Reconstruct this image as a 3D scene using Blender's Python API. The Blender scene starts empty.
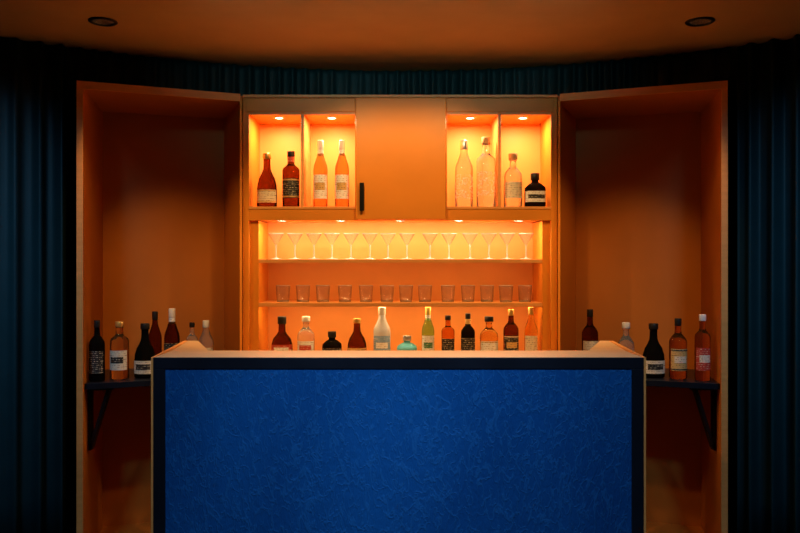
import bpy, bmesh, math, random
from mathutils import Vector
random.seed(4)
sc=bpy.context.scene
try:
    sc.view_settings.view_transform='Standard'
    sc.view_settings.look='None'
except Exception as e: print(e)
F=778.0; H=1.4; HY=266.0
def PX(px,D): return (px-400.0)*D/F
def PZ(py,D): return H+(HY-py)*D/F

# ------------------------------------------------ materials
def newmat(n):
    m=bpy.data.materials.new(n); m.use_nodes=True
    nt=m.node_tree; b=nt.nodes['Principled BSDF']; return m,nt,b
def paint(n,col,rough=.5,var=.08,scale=6,bump=.02,spec=.3,metal=0,bscale=80):
    m,nt,b=newmat(n)
    tc=nt.nodes.new('ShaderNodeTexCoord'); no=nt.nodes.new('ShaderNodeTexNoise'); no.inputs['Scale'].default_value=scale
    no.inputs['Detail'].default_value=5
    nt.links.new(tc.outputs['Object'],no.inputs['Vector'])
    r=nt.nodes.new('ShaderNodeValToRGB')
    r.color_ramp.elements[0].position=.3; r.color_ramp.elements[1].position=.7
    r.color_ramp.elements[0].color=[c*(1-var) for c in col]+[1]; r.color_ramp.elements[1].color=[min(1,c*(1+var)) for c in col]+[1]
    nt.links.new(no.outputs['Fac'],r.inputs['Fac']); nt.links.new(r.outputs['Color'],b.inputs['Base Color'])
    b.inputs['Roughness'].default_value=rough; b.inputs['Specular IOR Level'].default_value=spec; b.inputs['Metallic'].default_value=metal
    if bump>0:
        n2=nt.nodes.new('ShaderNodeTexNoise'); n2.inputs['Scale'].default_value=bscale
        nt.links.new(tc.outputs['Object'],n2.inputs['Vector'])
        bp=nt.nodes.new('ShaderNodeBump'); bp.inputs['Strength'].default_value=bump; bp.inputs['Distance'].default_value=.01
        nt.links.new(n2.outputs['Fac'],bp.inputs['Height']); nt.links.new(bp.outputs['Normal'],b.inputs['Normal'])
    return m
def wood(n,c1,c2,rough=.45,sc_=(3,3,30)):
    m,nt,b=newmat(n)
    tc=nt.nodes.new('ShaderNodeTexCoord'); mp=nt.nodes.new('ShaderNodeMapping'); mp.inputs['Scale'].default_value=sc_
    no=nt.nodes.new('ShaderNodeTexNoise'); no.inputs['Scale'].default_value=2.5; no.inputs['Detail'].default_value=6
    nt.links.new(tc.outputs['Object'],mp.inputs['Vector']); nt.links.new(mp.outputs['Vector'],no.inputs['Vector'])
    r=nt.nodes.new('ShaderNodeValToRGB'); r.color_ramp.elements[0].position=.3; r.color_ramp.elements[1].position=.72
    r.color_ramp.elements[0].color=(*c1,1); r.color_ramp.elements[1].color=(*c2,1)
    nt.links.new(no.outputs['Fac'],r.inputs['Fac']); nt.links.new(r.outputs['Color'],b.inputs['Base Color'])
    b.inputs['Roughness'].default_value=rough; b.inputs['Specular IOR Level'].default_value=.3
    return m
def leather():
    m,nt,b=newmat('blue_leather')
    L=nt.links.new
    tc=nt.nodes.new('ShaderNodeTexCoord')
    mp=nt.nodes.new('ShaderNodeMapping'); mp.inputs['Scale'].default_value=(1.35,1,.6); mp.inputs['Rotation'].default_value=(0,.5,0)
    L(tc.outputs['Object'],mp.inputs['Vector'])
    n1=nt.nodes.new('ShaderNodeTexNoise'); n1.inputs['Scale'].default_value=32; n1.inputs['Detail'].default_value=8; n1.inputs['Roughness'].default_value=.7; n1.inputs['Distortion'].default_value=.5
    n3=nt.nodes.new('ShaderNodeTexNoise'); n3.inputs['Scale'].default_value=1.6; n3.inputs['Detail'].default_value=4
    def crease(scale,dist,width):
        q=nt.nodes.new('ShaderNodeTexNoise'); q.inputs['Scale'].default_value=scale; q.inputs['Detail'].default_value=3; q.inputs['Distortion'].default_value=dist
        L(mp.outputs['Vector'],q.inputs['Vector'])
        s=nt.nodes.new('ShaderNodeMath'); s.operation='SUBTRACT'; s.inputs[1].default_value=.5
        a=nt.nodes.new('ShaderNodeMath'); a.operation='ABSOLUTE'
        mr=nt.nodes.new('ShaderNodeMapRange'); mr.inputs['From Max'].default_value=width; mr.interpolation_type='SMOOTHSTEP'
        L(q.outputs['Fac'],s.inputs[0]); L(s.outputs[0],a.inputs[0]); L(a.outputs[0],mr.inputs['Value']); return mr.outputs['Result']
    for q in (n1,n3): L(mp.outputs['Vector'],q.inputs['Vector'])
    c1=crease(11,.4,.025); c2=crease(21,.3,.03)
    mul=nt.nodes.new('ShaderNodeMath'); mul.operation='MULTIPLY'; L(c1,mul.inputs[0]); L(c2,mul.inputs[1])
    r=nt.nodes.new('ShaderNodeValToRGB'); r.color_ramp.elements[0].position=.3; r.color_ramp.elements[1].position=.7
    r.color_ramp.elements[0].color=(.003,.062,.27,1); r.color_ramp.elements[1].color=(.006,.11,.42,1)
    L(n3.outputs['Fac'],r.inputs['Fac'])
    mix=nt.nodes.new('ShaderNodeMix'); mix.data_type='RGBA'; mix.inputs['A'].default_value=(.024,.19,.56,1)
    mr2=nt.nodes.new('ShaderNodeMapRange'); mr2.inputs['To Min'].default_value=.72; mr2.inputs['To Max'].default_value=1
    L(mul.outputs[0],mr2.inputs['Value']); L(mr2.outputs['Result'],mix.inputs['Factor']); L(r.outputs['Color'],mix.inputs['B'])
    L(mix.outputs['Result'],b.inputs['Base Color'])
    ad=nt.nodes.new('ShaderNodeMath'); ad.operation='MULTIPLY_ADD'; ad.inputs[1].default_value=-.20
    L(mul.outputs[0],ad.inputs[0]); L(n1.outputs['Fac'],ad.inputs[2])
    bp=nt.nodes.new('ShaderNodeBump'); bp.inputs['Strength'].default_value=.65; bp.inputs['Distance'].default_value=.007
    L(ad.outputs[0],bp.inputs['Height']); L(bp.outputs['Normal'],b.inputs['Normal'])
    b.inputs['Roughness'].default_value=.42; b.inputs['Specular IOR Level'].default_value=.5; b.inputs['Specular Tint'].default_value=(.3,.6,1,1)
    return m
def emis(n,col,s):
    m,nt,b=newmat(n); b.inputs['Base Color'].default_value=(*col,1)
    b.inputs['Emission Color'].default_value=(*col,1); b.inputs['Emission Strength'].default_value=s; return m
# thin walled glass (stemware, tumblers)
def glass(n,tint,body=0.0,bodycol=(0,0,0),rough=.03,edge=.5,refl=.35,etch=False,base=.035):
    m=bpy.data.materials.new(n); m.use_nodes=True; nt=m.node_tree
    for x in list(nt.nodes): nt.nodes.remove(x)
    L=nt.links.new
    o=nt.nodes.new('ShaderNodeOutputMaterial'); t=nt.nodes.new('ShaderNodeBsdfTransparent'); g=nt.nodes.new('ShaderNodeBsdfGlossy')
    g.inputs['Roughness'].default_value=rough
    lw=nt.nodes.new('ShaderNodeLayerWeight'); lw.inputs['Blend'].default_value=.3
    r=nt.nodes.new('ShaderNodeValToRGB'); r.color_ramp.elements[0].position=.2; r.color_ramp.elements[1].position=.95
    r.color_ramp.elements[0].color=(*tint,1); r.color_ramp.elements[1].color=(*[c*edge for c in tint],1)
    L(lw.outputs['Facing'],r.inputs['Fac']); L(r.outputs['Color'],t.inputs['Color'])
    pw=nt.nodes.new('ShaderNodeMath'); pw.operation='POWER'; pw.inputs[1].default_value=3
    ma=nt.nodes.new('ShaderNodeMath'); ma.operation='MULTIPLY_ADD'; ma.inputs[1].default_value=refl; ma.inputs[2].default_value=base
    L(lw.outputs['Facing'],pw.inputs[0]); L(pw.outputs[0],ma.inputs[0])
    mx=nt.nodes.new('ShaderNodeMixShader'); L(ma.outputs[0],mx.inputs['Fac'])
    first=t
    if body>0:
        d=nt.nodes.new('ShaderNodeBsdfDiffuse'); d.inputs['Color'].default_value=(*bodycol,1)
        m2=nt.nodes.new('ShaderNodeMixShader'); m2.inputs['Fac'].default_value=body
        if etch:
            tc=nt.nodes.new('ShaderNodeTexCoord'); no=nt.nodes.new('ShaderNodeTexNoise'); no.inputs['Scale'].default_value=55; no.inputs['Detail'].default_value=3; no.inputs['Distortion'].default_value=2
            rr=nt.nodes.new('ShaderNodeValToRGB'); rr.color_ramp.elements[0].position=.52; rr.color_ramp.elements[1].position=.58
            rr.color_ramp.elements[1].color=(body,body,body,1)
            L(tc.outputs['Object'],no.inputs['Vector']); L(no.outputs['Fac'],rr.inputs['Fac']); L(rr.outputs['Color'],m2.inputs['Fac'])
        L(t.outputs[0],m2.inputs[1]); L(d.outputs[0],m2.inputs[2]); first=m2
    L(first.outputs[0],mx.inputs[1]); L(g.outputs[0],mx.inputs[2]); L(mx.outputs[0],o.inputs['Surface'])
    return m
# solid refracting spirit-filled glass
def spirit(n,tint,body=.04,bodycol=(.5,.3,.1),ior=1.42,rough=.0,edge=.30):
    m=bpy.data.materials.new(n); m.use_nodes=True; nt=m.node_tree
    for x in list(nt.nodes): nt.nodes.remove(x)
    L=nt.links.new
    o=nt.nodes.new('ShaderNodeOutputMaterial'); g=nt.nodes.new('ShaderNodeBsdfGlass')
    g.inputs['Color'].default_value=(*tint,1); g.inputs['IOR'].default_value=ior; g.inputs['Roughness'].default_value=rough
    lw=nt.nodes.new('ShaderNodeLayerWeight'); lw.inputs['Blend'].default_value=.35
    r=nt.nodes.new('ShaderNodeValToRGB'); r.color_ramp.elements[0].position=.35; r.color_ramp.elements[1].position=1
    r.color_ramp.elements[0].color=(*tint,1); r.color_ramp.elements[1].color=(*[c*edge for c in tint],1)
    L(lw.outputs['Facing'],r.inputs['Fac']); L(r.outputs['Color'],g.inputs['Color'])
    d=nt.nodes.new('ShaderNodeBsdfDiffuse'); d.inputs['Color'].default_value=(*bodycol,1)
    mx=nt.nodes.new('ShaderNodeMixShader'); mx.inputs['Fac'].default_value=body
    L(g.outputs[0],mx.inputs[1]); L(d.outputs[0],mx.inputs[2]); L(mx.outputs[0],o.inputs['Surface']); return m
def label(n,c,ink):
    m,nt,b=newmat(n)
    tc=nt.nodes.new('ShaderNodeTexCoord'); mp=nt.nodes.new('ShaderNodeMapping'); mp.inputs['Scale'].default_value=(120,1,60)
    no=nt.nodes.new('ShaderNodeTexNoise'); no.inputs['Scale'].default_value=1.5; no.inputs['Detail'].default_value=1
    wv=nt.nodes.new('ShaderNodeTexWave'); wv.bands_direction='Z'; wv.inputs['Scale'].default_value=34
    nt.links.new(tc.outputs['Object'],mp.inputs['Vector']); nt.links.new(mp.outputs['Vector'],no.inputs['Vector']); nt.links.new(tc.outputs['Object'],wv.inputs['Vector'])
    mu=nt.nodes.new('ShaderNodeMath'); mu.operation='MULTIPLY'
    nt.links.new(no.outputs['Fac'],mu.inputs[0]); nt.links.new(wv.outputs['Fac'],mu.inputs[1])
    r=nt.nodes.new('ShaderNodeValToRGB'); r.color_ramp.elements[0].position=.46; r.color_ramp.elements[1].position=.56
    r.color_ramp.elements[0].color=(*c,1); r.color_ramp.elements[1].color=(*ink,1)
    nt.links.new(mu.outputs[0],r.inputs['Fac']); nt.links.new(r.outputs['Color'],b.inputs['Base Color']); b.inputs['Roughness'].default_value=.6
    return m
M={}
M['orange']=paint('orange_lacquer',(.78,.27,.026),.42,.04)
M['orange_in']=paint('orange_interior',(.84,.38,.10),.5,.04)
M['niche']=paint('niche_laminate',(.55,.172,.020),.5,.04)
M['edge']=wood('oak_edging',(.78,.33,.09),(.88,.40,.12),.4,(3,3,20))
M['topwood']=wood('oak_countertop',(.62,.40,.21),(.72,.48,.26),.35,(2,20,20))
M['dark']=paint('dark_frame',(.008,.011,.020),.35,.2)
M['black']=paint('black_metal',(.01,.01,.012),.35,.1,metal=.4)
M['leather']=leather()
M['ceil']=paint('ceiling_plaster',(.56,.36,.14),.8,.04,bump=.05)
M['wall']=paint('wall_paint',(.02,.04,.045),.8,.1)
M['floor']=wood('floor_wood',(.03,.018,.01),(.06,.035,.02),.4,(1,14,1))
m,nt,b=newmat('teal_velvet'); M['curtain']=m
tc=nt.nodes.new('ShaderNodeTexCoord'); no=nt.nodes.new('ShaderNodeTexNoise'); no.inputs['Scale'].default_value=9
nt.links.new(tc.outputs['Object'],no.inputs['Vector']); r=nt.nodes.new('ShaderNodeValToRGB')
r.color_ramp.elements[0].color=(.004,.022,.026,1); r.color_ramp.elements[1].color=(.008,.034,.040,1)
nt.links.new(no.outputs['Fac'],r.inputs['Fac']); nt.links.new(r.outputs['Color'],b.inputs['Base Color'])
b.inputs['Roughness'].default_value=.55; b.inputs['Specular IOR Level'].default_value=.3
M['puck']=emis('puck_glow',(1,.80,.5),14)
M['strip']=emis('led_glow',(1,.62,.28),3)
M['clear']=spirit('clear_spirit_glass',(.99,.99,.99),.10,(.92,.95,1),edge=.45)
M['etch']=glass('etched_glass',(.98,.98,.96),.7,(.92,.95,1),edge=.95,etch=True)
M['stem']=glass('stemware_glass',(.86,.84,.82),.03,(1,.98,.94),edge=.35,refl=.6,rough=.06,base=.06)
M['rim']=glass('glass_rim',(.62,.58,.55),.32,(1,.98,.94),edge=.45,refl=.6,base=.12)  # pale diffuse share paints bright highlights onto lips and stems
M['frost']=spirit('frosted_glass',(.85,.9,.95),.65,(.80,.90,1),rough=.3)
M['amber']=spirit('amber_spirit',(.84,.50,.17),.04,(.6,.3,.08))
M['gold']=spirit('golden_spirit',(.95,.78,.46),.04,(.8,.5,.2))
M['damber']=spirit('dark_amber_spirit',(.42,.20,.07),.05,(.10,.04,.015))
M['rose']=spirit('pale_rose_spirit',(.96,.64,.33),.06,(.95,.6,.35))
M['dkglass']=spirit('dark_glass',(.10,.07,.05),.35,(.012,.012,.010))
M['green']=spirit('green_glass',(.62,.90,.50),.10,(.3,.6,.25))
M['blueg']=spirit('pale_blue_glass',(.50,.9,1),.75,(.20,.80,1))
M['Lwhite']=label('white_label',(.90,.94,.96),(.30,.22,.18))
M['Lcream']=label('cream_label',(.84,.76,.58),(.2,.08,.04))
M['Lblack']=label('black_label',(.015,.013,.012),(.75,.68,.5))
M['Lred']=label('red_label',(.5,.04,.02),(.85,.7,.5))
M['Lblue']=label('blue_label',(.25,.45,.75),(.85,.85,.85))
M['Lgreen']=label('green_label',(.05,.22,.10),(.85,.85,.7))
M['Lgold']=label('gold_label',(.70,.46,.16),(.08,.03,.01))
def plain(n,c,ro=.4,me=0): return paint(n,c,ro,.05,bump=0,metal=me)
M['cblack']=plain('black_cap',(.015,.013,.012)); M['cgold']=plain('gold_cap',(.75,.45,.12),.3,.5)
M['cwhite']=plain('white_cap',(.80,.77,.72)); M['cred']=plain('red_cap',(.45,.03,.02)); M['ccork']=plain('cork_stopper',(.5,.3,.14),.8)
M['csilver']=plain('silver_cap',(.7,.7,.7),.25,.7); M['cyellow']=plain('yellow_cap',(.8,.6,.15))

# ------------------------------------------------ mesh helpers
def link(o,parent=None):
    sc.collection.objects.link(o)
    if parent: o.parent=parent
    return o
def empty(n,loc=(0,0,0)):
    e=bpy.data.objects.new(n,None); e.location=loc; e.empty_display_size=.1; sc.collection.objects.link(e); return e
def prism(name,pts,z0,z1,mat,parent=None,bev=0):
    bm=bmesh.new()
    a=[bm.verts.new((p[0],p[1],z0)) for p in pts]; c=[bm.verts.new((p[0],p[1],z1)) for p in pts]
    n=len(pts); bm.faces.new(a); bm.faces.new(c)
    for i in range(n): bm.faces.new((a[i],a[(i+1)%n],c[(i+1)%n],c[i]))
    bmesh.ops.recalc_face_normals(bm,faces=bm.faces)
    if bev: bmesh.ops.bevel(bm,geom=list(bm.edges),offset=bev,segments=2,affect='EDGES',profile=.5)
    me=bpy.data.meshes.new(name); bm.to_mesh(me); bm.free(); me.materials.append(mat)
    return link(bpy.data.objects.new(name,me),parent)
def box(name,x0,x1,y0,y1,z0,z1,mat,parent=None,bev=.0015):
    x0,x1=sorted((x0,x1))
    return prism(name,[(x0,y0),(x1,y0),(x1,y1),(x0,y1)],z0,z1,mat,parent,bev)

# ------------------------------------------------ room
CZ=2.45
box('floor',-3.3,3.3,-1.8,4.9,-.1,0,M['floor'],bev=0)
box('wall_back',-3.3,3.3,4.8,4.9,0,CZ,M['wall'],bev=0)
box('wall_left',-3.3,-3.2,-1.8,4.8,0,CZ,M['wall'],bev=0)
box('wall_right',3.2,3.3,-1.8,4.8,0,CZ,M['wall'],bev=0)
box('wall_front',-3.2,3.2,-1.8,-1.7,0,CZ,M['wall'],bev=0)
box('ceiling',-3.3,3.3,-1.8,4.9,CZ,CZ+.1,M['ceil'],bev=0)

# curtains
R=2.94; CY=4.17-R
def arcpt(t,off=0):  # t angle from +y toward +x
    return ((R+off)*math.sin(t),CY+(R+off)*math.cos(t))
def curtain(name,t0,t1,z0,z1,folds=.085,amp=.026):
    L=abs(t1-t0)*R; n=int(L/.006); bm=bmesh.new(); rows=[]
    zs=[z0+(z1-z0)*k/8 for k in range(9)]
    for i in range(n+1):
        t=t0+(t1-t0)*i/n; s=t*R
        ph=s/folds*2*math.pi+1.1*math.sin(s*5.3)+.8*math.sin(s*11.7)
        col=[]
        for z in zs:
            k=(z1-z)/2.5
            w=math.sin(ph+.25*math.sin(z*2+s*3)*k); a=amp*(.75+.35*math.sin(s*7.1))*(.85+.35*k)
            x,y=arcpt(t,a*(w+.25*math.sin(2*ph+1)))
            col.append(bm.verts.new((x,y,z)))
        rows.append(col)
    for i in range(n):
        for j in range(8):
            bm.faces.new((rows[i][j],rows[i+1][j],rows[i+1][j+1],rows[i][j+1]))
    for f in bm.faces: f.smooth=True
    me=bpy.data.meshes.new(name); bm.to_mesh(me); bm.free(); me.materials.append(M['curtain'])
    o=link(bpy.data.objects.new(name,me)); md=o.modifiers.new('s','SOLIDIFY'); md.thickness=.003; return o
ta=math.asin(1.585/R)
curtain('curtain',-1.45,-ta,.01,CZ-.002,amp=.036)
curtain('curtain',ta+.006,1.45,.01,CZ-.002,amp=.036)
curtain('curtain_valance',-ta+.004,ta-.002,2.268,CZ-.002,folds=.07,amp=.016)

# ------------------------------------------------ central cabinet
S=778/3.9
def cx(px): return (px-400)/S
def cz(py): return H+(HY-py)/S
cab=empty('back_bar_cabinet')
YF,YB=3.90,4.20
zt=cz(95); zc=cz(113); zf=cz(206); zu=cz(220)
box('back_panel',cx(243),cx(557),YB,YB+.02,.0,zt,M['orange_in'],cab)
for a,b_ in ((243,249),(551,557)):
    box('side_panel',cx(a),cx(b_),YF,YB,0,zt,M['orange'],cab)
box('top_fascia',cx(249),cx(551),YF,YB,zc,zt-.012,M['orange'],cab)
box('cornice',cx(243),cx(557),YF-.012,YB,zt-.012,zt+.002,M['edge'],cab)
box('cubby_floor',cx(249),cx(551),YF+.018,YB,zu+.008,zf,M['orange_in'],cab)
box('cubby_floor_front',cx(249),cx(551),YF+.002,YF+.018,zu,zf,M['orange'],cab)
box('cubby_floor_edging',cx(249),cx(356),YF-.002,YF+.004,zf-.012,zf,M['edge'],cab,0)
box('cubby_floor_edging',cx(446),cx(551),YF-.002,YF+.004,zf-.012,zf,M['edge'],cab,0)
for a,b_ in ((301,304),(355,360),(442,447),(498,501)):
    box('divider',cx(a),cx(b_),YF,YB,zf,zc,M['edge'] if b_-a<4 else M['orange'],cab)
for a,b_ in ((249,301),(304,355),(447,498),(501,551)):
    box('cubby_head',cx(a),cx(b_),YF-.003,YF+.012,zc-.006,zc+.006,M['edge'],cab,0)
box('center_block',cx(360),cx(442),YF+.004,YB,zf,zc,M['orange'],cab)
box('door_panel',cx(356),cx(445.5),YF-.022,YF-.003,zu+.004,cz(98),M['orange'],cab,.003)
box('fascia_left',cx(247),cx(355),YF-.010,YF-.0005,zc+.006,cz(98),M['orange'],cab,.002)
box('fascia_right',cx(446.7),cx(553),YF-.010,YF-.0005,zc+.006,cz(98),M['orange'],cab,.002)
box('door_handle',cx(360),cx(364.5),YF-.045,YF-.036,cz(211),cz(183),M['black'],cab,.002)
for zz in (cz(208),cz(187)): box('handle_post',cx(361),cx(363.5),YF-.037,YF-.021,zz-.004,zz+.004,M['black'],cab,0)
box('lower_stile_left',cx(249),cx(258),YF+.02,YB,.92,zu,M['orange'],cab)
box('lower_stile_right',cx(543),cx(551),YF+.02,YB,.92,zu,M['orange'],cab)
for n_,a,b_ in (('stem_shelf',258.5,262.5),('tumbler_shelf',302.5,306.5)):
    box(n_,cx(258),cx(543),YF+.032,YB,cz(a)-.010,cz(a),M['orange_in'],cab,0)
    box(n_+'_edge',cx(258),cx(543),YF+.02,YF+.032,cz(b_),cz(a),M['edge'],cab)
box('base_cabinet',cx(249),cx(551),3.74,YB,.08,.895,M['orange'],cab)
box('work_top',cx(249),cx(551),3.72,YB,.895,.92,M['topwood'],cab)
for i in range(3):
    xa=cx(252)+i*.502; box('base_door',xa,xa+.49,3.722,3.739,.10,.885,M['orange'],cab,.002)

def lathe(bm,prof,mi,n=28,ex=2.0,a0=0,a1=2*math.pi,yr=1.0,capb=True):
    full=abs(a1-a0-2*math.pi)<1e-6; cnt=n if full else n+1; rings=[]
    for r,z in prof:
        ring=[]
        for i in range(cnt):
            a=a0+(a1-a0)*i/n; c,s=math.cos(a),math.sin(a)
            k=(abs(c)**ex+abs(s)**ex)**(-1/ex)
            ring.append(bm.verts.new((r*k*c,r*k*s*yr,z)))
        rings.append(ring)
    for j in range(len(rings)-1):
        for i in range(n):
            i2=(i+1)%cnt
            f=bm.faces.new((rings[j][i],rings[j][i2],rings[j+1][i2],rings[j+1][i])); f.material_index=mi; f.smooth=True
    if full and capb:
        f=bm.faces.new(rings[0][::-1]); f.material_index=mi
        f=bm.faces.new(rings[-1]); f.material_index=mi
def disc_fixture(name,x,y,z,r,power,col=(1,.64,.32)):
    bm=bmesh.new(); n=28
    lathe(bm,[(r,.003),(r,-.003),(r*.72,-.003),(r*.70,-.0015)],1,n,2,capb=False)
    ring=[bm.verts.new((.70*r*math.cos(2*math.pi*i/n),.70*r*math.sin(2*math.pi*i/n),-.0015)) for i in range(n)]
    bm.faces.new(ring).material_index=0
    me=bpy.data.meshes.new(name); bm.to_mesh(me); bm.free(); me.materials.append(M['puck']); me.materials.append(M['csilver'])
    o=link(bpy.data.objects.new(name,me)); o.location=(x,y,z-.0032)
    l=bpy.data.lights.new('bulb','AREA'); l.shape='DISK'; l.size=r*1.4; l.energy=power; l.color=col
    lo=bpy.data.objects.new('bulb',l); sc.collection.objects.link(lo); lo.parent=o; lo.location=(0,0,-.006)
    return o
for px in (276,330,472,526):
    disc_fixture('puck_light',cx(px),4.0,zc,.028,3.1)
for px in (280,340,400,460,520):
    disc_fixture('puck_light',cx(px),3.96,zu+.005,.022,.7,(1,.70,.42))
def strip(name,x0,x1,y,z,power,rot=0,col=(1,.60,.27)):
    o=box(name,x0,x1,y-.006,y+.006,z-.005,z,M['strip'],None,0)
    l=bpy.data.lights.new('led','AREA'); l.shape='RECTANGLE'; l.size=abs(x1-x0)*.98; l.size_y=.010; l.energy=power; l.color=col
    lo=bpy.data.objects.new('led',l); sc.collection.objects.link(lo); lo.parent=o; lo.location=((x0+x1)/2,y,z-.0065); lo.rotation_euler=(rot,0,0)
    return o
strip('led_strip',cx(262),cx(539),YF+.030,zu+.008,5.4,math.radians(25),(1,.72,.46))
strip('led_strip',cx(262),cx(539),YF+.042,cz(258.5)-.010,1.2,math.radians(20),(1,.54,.2))
strip('led_strip',cx(262),cx(539),YF+.042,cz(302.5)-.010,2.8,math.radians(15),(1,.56,.22))

# ------------------------------------------------ niches
def niche(name,s,xo):
    FL=.11
    P0=(s*xo,3.62); P1=(s*.792,3.895); P2=(s*.984,4.35); P3=(s*(xo+FL),4.15)
    e=empty(name); t=.026
    def pr(n,pts,z0,z1,m,bev=0): return prism(n,pts,z0,z1,m,e,bev)
    z1=2.255
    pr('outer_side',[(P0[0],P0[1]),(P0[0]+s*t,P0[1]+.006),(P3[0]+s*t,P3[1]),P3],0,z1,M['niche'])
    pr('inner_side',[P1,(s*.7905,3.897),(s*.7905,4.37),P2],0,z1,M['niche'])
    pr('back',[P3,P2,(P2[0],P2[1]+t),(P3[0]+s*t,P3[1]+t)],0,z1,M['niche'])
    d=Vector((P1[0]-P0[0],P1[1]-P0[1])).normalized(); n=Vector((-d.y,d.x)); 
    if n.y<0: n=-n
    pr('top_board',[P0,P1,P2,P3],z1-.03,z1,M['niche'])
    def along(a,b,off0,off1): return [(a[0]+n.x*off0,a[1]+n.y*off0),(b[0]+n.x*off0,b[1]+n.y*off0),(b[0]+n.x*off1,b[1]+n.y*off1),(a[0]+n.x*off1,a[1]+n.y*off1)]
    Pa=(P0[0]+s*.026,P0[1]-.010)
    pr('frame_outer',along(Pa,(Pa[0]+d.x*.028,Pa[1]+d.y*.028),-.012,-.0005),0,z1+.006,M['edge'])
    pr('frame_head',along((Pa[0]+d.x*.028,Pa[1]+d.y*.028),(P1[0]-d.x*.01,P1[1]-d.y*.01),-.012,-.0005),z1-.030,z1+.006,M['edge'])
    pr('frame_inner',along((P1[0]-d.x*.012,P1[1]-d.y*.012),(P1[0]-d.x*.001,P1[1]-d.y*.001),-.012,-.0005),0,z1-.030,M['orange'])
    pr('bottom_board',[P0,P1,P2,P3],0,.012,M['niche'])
    def lerp(a,b,k): return (a[0]+(b[0]-a[0])*k,a[1]+(b[1]-a[1])*k)
    ins=.001
    Q0=lerp(P0,P3,.05); Q1=lerp(P1,P2,.05)
    pr('shelf',[(Q0[0]-s*ins,Q0[1]),(Q1[0]+s*ins,Q1[1]),(P2[0],P2[1]-ins),(P3[0]-s*ins,P3[1]-ins)],.822,.85,M['dark'],.001)
    bm=bmesh.new()
    yb=3.74; xw=P0[0]+(P3[0]-P0[0])*((yb-P0[1])/(P3[1]-P0[1]))-s*.002
    def bar_(a,b,w,th):
        a=Vector(a);b=Vector(b);dd=(b-a).normalized(); sd=Vector((dd.z,0,-dd.x))
        vs=[]
        for p in (a,b):
            for u,v in ((-1,-1),(1,-1),(1,1),(-1,1)): vs.append(bm.verts.new(p+sd*w*u/2+Vector((0,th*v/2,0))))
        for i in range(4): bm.faces.new((vs[i],vs[(i+1)%4],vs[4+(i+1)%4],vs[4+i]))
        bm.faces.new(vs[:4]); bm.faces.new(vs[4:])
    bar_((xw-s*.012,yb,.818),(xw-s*.012,yb,.52),.012,.035)
    bar_((xw-s*.005,yb,.814),(xw-s*.12,yb,.814),.012,.035)
    bar_((xw-s*.014,yb,.53),(xw-s*.10,yb,.808),.016,.035)
    bmesh.ops.recalc_face_normals(bm,faces=bm.faces)
    me=bpy.data.meshes.new('bracket'); bm.to_mesh(me); bm.free(); me.materials.append(M['black']); link(bpy.data.objects.new('bracket',me),e)
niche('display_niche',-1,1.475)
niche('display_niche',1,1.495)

# ------------------------------------------------ bar counter
bar=empty('bar_counter')
D0=3.0; s0=F/D0
bx0=(151-400)/s0; bx1=(646-400)/s0; zb=H-(357-266)/s0
ft=.042; fw=.054
box('front_board',bx0+.01,bx1-.01,D0+.012,D0+.04,.0,zb-.012,M['dark'],bar,0)
box('frame_top',bx0+.008,bx1-.008,D0,D0+.012,zb-ft-.002,zb-.001,M['dark'],bar,.001)
box('frame_left',bx0+.008,bx0+fw,D0,D0+.012,.0,zb-ft-.002,M['dark'],bar,.002)
box('frame_right',bx1-fw,bx1-.008,D0,D0+.012,.0,zb-ft-.002,M['dark'],bar,.002)
box('leather_panel',bx0+fw,bx1-fw,D0+.003,D0+.013,.0,zb-ft-.002,M['leather'],bar,.002)
box('counter_top',bx0+.01,bx1-.01,D0+.012,D0+.25,zb-.03,zb,M['topwood'],bar,.001)
Dw=3.68; sw=F/Dw
for s,o,i,bx in ((-1,184,198,bx0),(1,613,600,bx1)):
    xo=(o-400)/sw; xi=(i-400)/sw
    prism('wing_side',[(bx,D0),(bx-s*.008,D0),(xo-s*.02,Dw),(xo,Dw)],0,zb-.0,M['edge'],bar)
    prism('wing_top',[(bx-s*.0085,D0+.25),(bx-s*.16,D0+.25),(xi,Dw),(xo-s*.0205,Dw)],zb-.03,zb,M['topwood'],bar)
    prism('wing_inner',[(bx-s*.15,D0+.251),(bx-s*.16,D0+.251),(xi,Dw-.001),(xi+s*.01,Dw-.001)],0,zb-.031,M['orange'],bar)

# ------------------------------------------------ bottles
ST={
'classic':([(.9,0),(1,.015),(1,.60),(.95,.645),(.7,.70),(.42,.745),(.36,.79),(.34,.90),(.38,.905),(.38,.92)],(.39,.88,1.0),(.14,.50)),
'cognac':([(.9,0),(1,.02),(1,.30),(.95,.42),(.78,.54),(.52,.63),(.38,.70),(.34,.80),(.34,.90),(.38,.92)],(.42,.89,1.0),(.08,.32)),
'tall':([(.92,0),(1,.012),(1,.66),(.9,.70),(.5,.75),(.40,.78),(.38,.92),(.44,.93)],(.46,.90,1.0),(.16,.50)),
'slender':([(.92,0),(1,.012),(1,.56),(.93,.62),(.62,.72),(.42,.80),(.38,.88),(.38,.93)],(.44,.86,1.0),(.12,.48)),
'squat':([(.85,0),(1,.03),(1,.50),(.96,.58),(.6,.68),(.33,.73),(.31,.82),(.36,.84)],(.44,.80,1.0),(.14,.46)),
'stopper':([(.9,0),(1,.02),(1,.55),(.94,.62),(.6,.70),(.36,.75),(.34,.86),(.42,.87),(.42,.89)],(.50,.885,1.0),(.16,.46)),
'round':([(.7,0),(.85,.02),(1,.16),(1,.36),(.85,.50),(.5,.60),(.34,.66),(.31,.84),(.36,.86)],(.42,.83,1.0),(.14,.38)),
}
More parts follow.
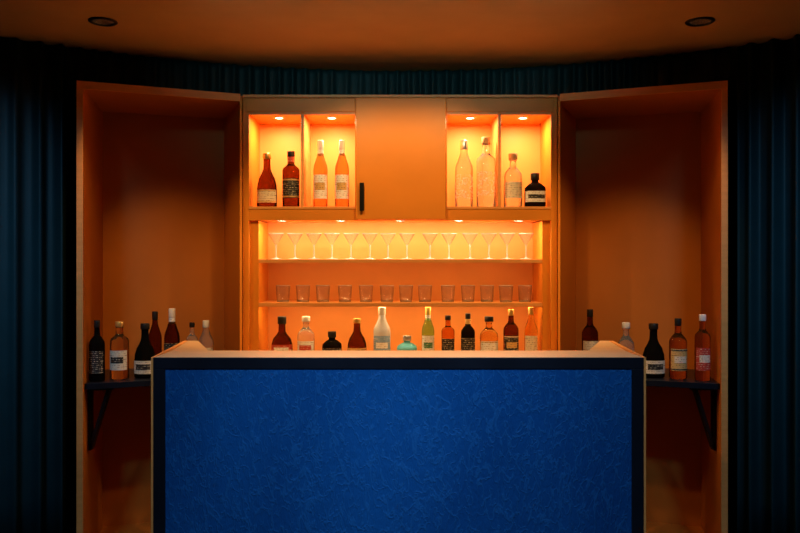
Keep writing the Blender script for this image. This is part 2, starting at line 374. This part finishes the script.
def bottle(name,px,top,D,zb_,w,style,g,lab,cap,ex=2.0,neck=None,yr=1.0,emb=None,trim=None):
    X=PX(px,D); h=PZ(top,D)-zb_; r=w*D/F/2
    prof,cp,lz=ST[style]; bm=bmesh.new()
    mats=[M[g],M[cap]]
    def slot(k): mats.append(M[k]); return len(mats)-1
    lathe(bm,[(a*r,z*h) for a,z in prof],0,40,ex,yr=yr)
    lathe(bm,[(cp[0]*r*.96,cp[1]*h),(cp[0]*r,(cp[1]+.01)*h),(cp[0]*r,(cp[2]-.012)*h),(cp[0]*r*.9,cp[2]*h)],1,20)
    ra=math.radians
    if lab:
        lathe(bm,[(r*1.018,lz[0]*h),(r*1.018,lz[1]*h)],slot(lab),24,ex,ra(200),ra(340),yr,False)
    if trim:
        k=slot(trim)
        for z in (lz[0]+.012,lz[1]-.032): lathe(bm,[(r*1.03,z*h),(r*1.03,(z+.022)*h)],k,24,ex,ra(200),ra(340),yr,False)
    if emb:
        zm=(lz[0]+lz[1])/2
        lathe(bm,[(r*1.035,(zm-.05)*h),(r*1.035,(zm+.06)*h)],slot(emb),16,ex,ra(228),ra(312),yr,False)
    if neck:
        z0=cp[1]-.10; lathe(bm,[(.43*r,z0*h),(.42*r,(cp[1]+.005)*h)],slot(neck),20,2,capb=False)
    me=bpy.data.meshes.new(name); bm.to_mesh(me); bm.free()
    for m_ in mats: me.materials.append(m_)
    o=link(bpy.data.objects.new(name,me)); o.location=(X,D,zb_+.0008); return o
zs=zf
B=bottle
B('cognac_bottle',267,153,3.97,zs,20,'cognac','damber','Lcream','cgold',yr=.7,trim='Lgold')
B('whiskey_bottle',291,151,3.97,zs,17,'tall','damber','Lblack','cblack',neck='Lred',trim='Lgold')
B('liqueur_bottle',320.5,140,3.97,zs,14,'slender','rose','Lwhite','cwhite',emb='Lgold',neck='Lwhite')
B('liqueur_bottle',342,140,3.97,zs,14,'slender','rose','Lwhite','cwhite',emb='Lgold',neck='Lwhite')
B('vodka_bottle',464,140,3.97,zs,18,'slender','clear','etch','csilver')
B('vodka_bottle',486,137,3.97,zs,19,'tall','clear','etch','ccork')
B('tequila_bottle',513,153,3.97,zs,18,'stopper','clear','Lcream','ccork')
B('coffee_liqueur_bottle',535,173,3.97,zs,20,'squat','dkglass','Lwhite','cblack',ex=4,emb='Lblack')
z2=.92; d2=3.94
B('bourbon_bottle',282,316,d2,z2,21,'round','damber','Lred','cblack',yr=.7,emb='Lwhite')
B('gin_bottle',306,316,d2,z2,17,'stopper','clear','Lwhite','cwhite',emb='Lred')
B('coffee_liqueur_bottle',332,331,d2,z2,19,'squat','dkglass','Lblack','cblack',ex=4)
B('bourbon_bottle',357,318,d2,z2,19,'cognac','damber','Lgold','cgold',yr=.7)
B('vodka_bottle',382,307,d2,z2,17,'slender','frost','Lblue','cwhite',emb='Lwhite')
B('gin_bottle',407,335,d2,z2,20,'squat','blueg','Lwhite','csilver',ex=3)
B('tequila_bottle',428,307,d2,z2,12.5,'slender','green','Lwhite','cyellow',neck='Lwhite',emb='Lgreen')
B('whiskey_bottle',448,315,d2,z2,13,'tall','amber','Lblack','cblack')
B('vermouth_bottle',468,313,d2,z2,14,'classic','dkglass','Lblack','cblack',neck='Lgold')
B('rum_bottle',489,316,d2,z2,18,'stopper','gold','Lwhite','cblack',trim='Lgold')
B('whiskey_bottle',511,309,d2,z2,15,'classic','damber','Lblack','cgold',emb='Lgold',trim='Lcream')
B('rum_bottle',531,307,d2,z2,13,'slender','gold','Lcream','cgold')
z3=.85
B('wine_bottle',97,320,3.74,z3,15,'classic','dkglass','Lblack','cblack')
B('whiskey_bottle',119.5,321,3.82,z3,18,'tall','gold','Lcream','cgold',emb='Lblack')
B('bourbon_bottle',145,323,3.85,z3,21,'cognac','dkglass','Lcream','cblack',yr=.7,emb='Lblack')
B('gin_bottle',155,311,4.05,z3,13,'slender','damber',None,'cblack')
B('rum_bottle',172,308,3.95,z3,15,'slender','damber','Lblack','cwhite',neck='Lwhite')
B('liqueur_bottle',192,322,4.05,z3,11,'tall','clear','Lcream','cblack')
B('vodka_bottle',206,320,4.05,z3,15,'slender','clear','Lcream','cwhite')
B('wine_bottle',590,309,4.08,z3,16,'classic','damber','Lcream','cblack')
B('gin_bottle',626,322,3.95,z3,16,'stopper','clear','Lblack','cwhite')
B('bourbon_bottle',653.5,323,3.86,z3,22,'cognac','dkglass','Lcream','cblack',yr=.7,emb='Lblack')
B('whiskey_bottle',678,318,3.82,z3,17,'classic','amber','Lgold','cblack',emb='Lcream',trim='Lblack')
B('rum_bottle',702.5,314,3.76,z3,15,'tall','amber','Lred','cwhite',emb='Lcream')

# ------------------------------------------------ glassware
bm=bmesh.new()
hm=.132; rc=.041
lathe(bm,[(.031,.0),(.031,.002),(.010,.005),(.0035,.010)],1,28,2,capb=False)
lathe(bm,[(.0035,.010),(.003,.068),(.006,.074)],1,12,2,capb=False)
lathe(bm,[(.006,.074),(rc,hm)],0,32,2,capb=False)
lathe(bm,[(rc-.0008,hm-.0016),(rc+.0004,hm-.0006),(rc+.0002,hm+.0006),(rc-.0008,hm+.0003)],1,32,2,capb=False)
me=bpy.data.meshes.new('martini_glass'); bm.to_mesh(me); bm.free(); me.materials.append(M['stem']); me.materials.append(M['rim'])
for px in (276,295,314,332,351,370,388,407,430,449,470,489,507,526):
    o=link(bpy.data.objects.new('martini_glass',me)); D=4.03+random.uniform(-.012,.012); o.location=(PX(px,D),D,cz(258.5)+.0006)
bm=bmesh.new()
lathe(bm,[(.028,0),(.031,.002),(.036,.084)],0,28,2,capb=False)
lathe(bm,[(.001,.009),(.0305,.010)],0,28,2,capb=False)
lathe(bm,[(.0295,.001),(.0305,.010)],1,28,2,capb=False)
lathe(bm,[(.0352,.083),(.0364,.084),(.0362,.0855),(.0352,.085)],1,28,2,capb=False)
bmesh.ops.contextual_create(bm,geom=[v for v in bm.verts if abs(v.co.z)<1e-6])
me=bpy.data.meshes.new('tumbler_glass'); bm.to_mesh(me); bm.free(); me.materials.append(M['stem']); me.materials.append(M['rim'])
for px in (283,303,323,345,366,387,406,425,448,468,487,506,525):
    o=link(bpy.data.objects.new('tumbler_glass',me)); D=4.0+random.uniform(-.02,.02); o.location=(PX(px,D),D,cz(302.5)+.0006)

# ------------------------------------------------ niche downlights and added fill lights
def downlight(x,y,power,size=100,col=(1,.55,.22),blend=.25,aim=None,name='downlight_or_fill'):
    bm=bmesh.new(); n=36
    lathe(bm,[(.060,0),(.060,-.004),(.054,-.007),(.046,-.006),(.044,-.001)],0,n,2,capb=False)
    ring=[bm.verts.new((.0445*math.cos(2*math.pi*i/n),.0445*math.sin(2*math.pi*i/n),-.0015)) for i in range(n)]
    f=bm.faces.new(ring); f.material_index=1
    me=bpy.data.meshes.new(name); bm.to_mesh(me); bm.free(); me.materials.append(M['black']); me.materials.append(M['csilver'])
    o=link(bpy.data.objects.new(name,me)); o.location=(x,y,CZ)
    l=bpy.data.lights.new('lamp','SPOT'); l.energy=power; l.color=col; l.spot_size=math.radians(size); l.spot_blend=blend; l.shadow_soft_size=.03
    lo=bpy.data.objects.new('lamp',l); sc.collection.objects.link(lo); lo.parent=o; lo.location=(0,0,-.045)
    if aim: lo.rotation_euler=(Vector(aim)-Vector((x,y,CZ-.045))).to_track_quat('-Z','Y').to_euler()
for s,px in ((-1,103),(1,700)):
    downlight(PX(px,3.33),3.33,32,64,(1,.54,.17),.9,(s*1.08,4.15,.9))
for x in (-.3,.3): downlight(x,2.98,27,90,(1,.58,.21),.5,(x*.4,3.75,1.35))  # warm pair added above the frame to brighten the cabinet door
for x in (-.6,0,.6):  # cool spots added out of view to light the leather front
    downlight(x,2.15,58,62,(.58,.78,1),.7,(x*.95,2.62,0.6))
def area(name,loc,target,sx,sy,p,col,spread=180):
    l=bpy.data.lights.new(name,'AREA'); l.shape='RECTANGLE'; l.size=sx; l.size_y=sy; l.energy=p; l.color=col; l.spread=math.radians(spread)
    o=bpy.data.objects.new(name,l); sc.collection.objects.link(o); o.location=loc
    o.rotation_euler=(Vector(target)-Vector(loc)).to_track_quat('-Z','Y').to_euler()
for s in (-1,1):
    area('curtain_fill',(s*1.5,1.9,2.38),(s*2.1,3.3,1.2),.3,.1,3.6,(.25,.60,1),70)  # unseen blue fill added to bring out the curtain folds
area('valance_fill',(0,2.6,2.40),(0,4.15,2.42),1.6,.06,.7,(.30,.75,.80),50)  # unseen fill added to tint valance and nearby ceiling teal

w=bpy.data.worlds.new('w'); sc.world=w; w.use_nodes=True
w.node_tree.nodes['Background'].inputs[0].default_value=(.05,.08,.1,1); w.node_tree.nodes['Background'].inputs[1].default_value=.2

cam=bpy.data.cameras.new('cam'); cam.sensor_width=36; cam.lens=36*F/800; cam.clip_start=.05
co=bpy.data.objects.new('cam',cam); sc.collection.objects.link(co); co.location=(0,0,H); co.rotation_euler=(math.pi/2,0,0)
sc.camera=co
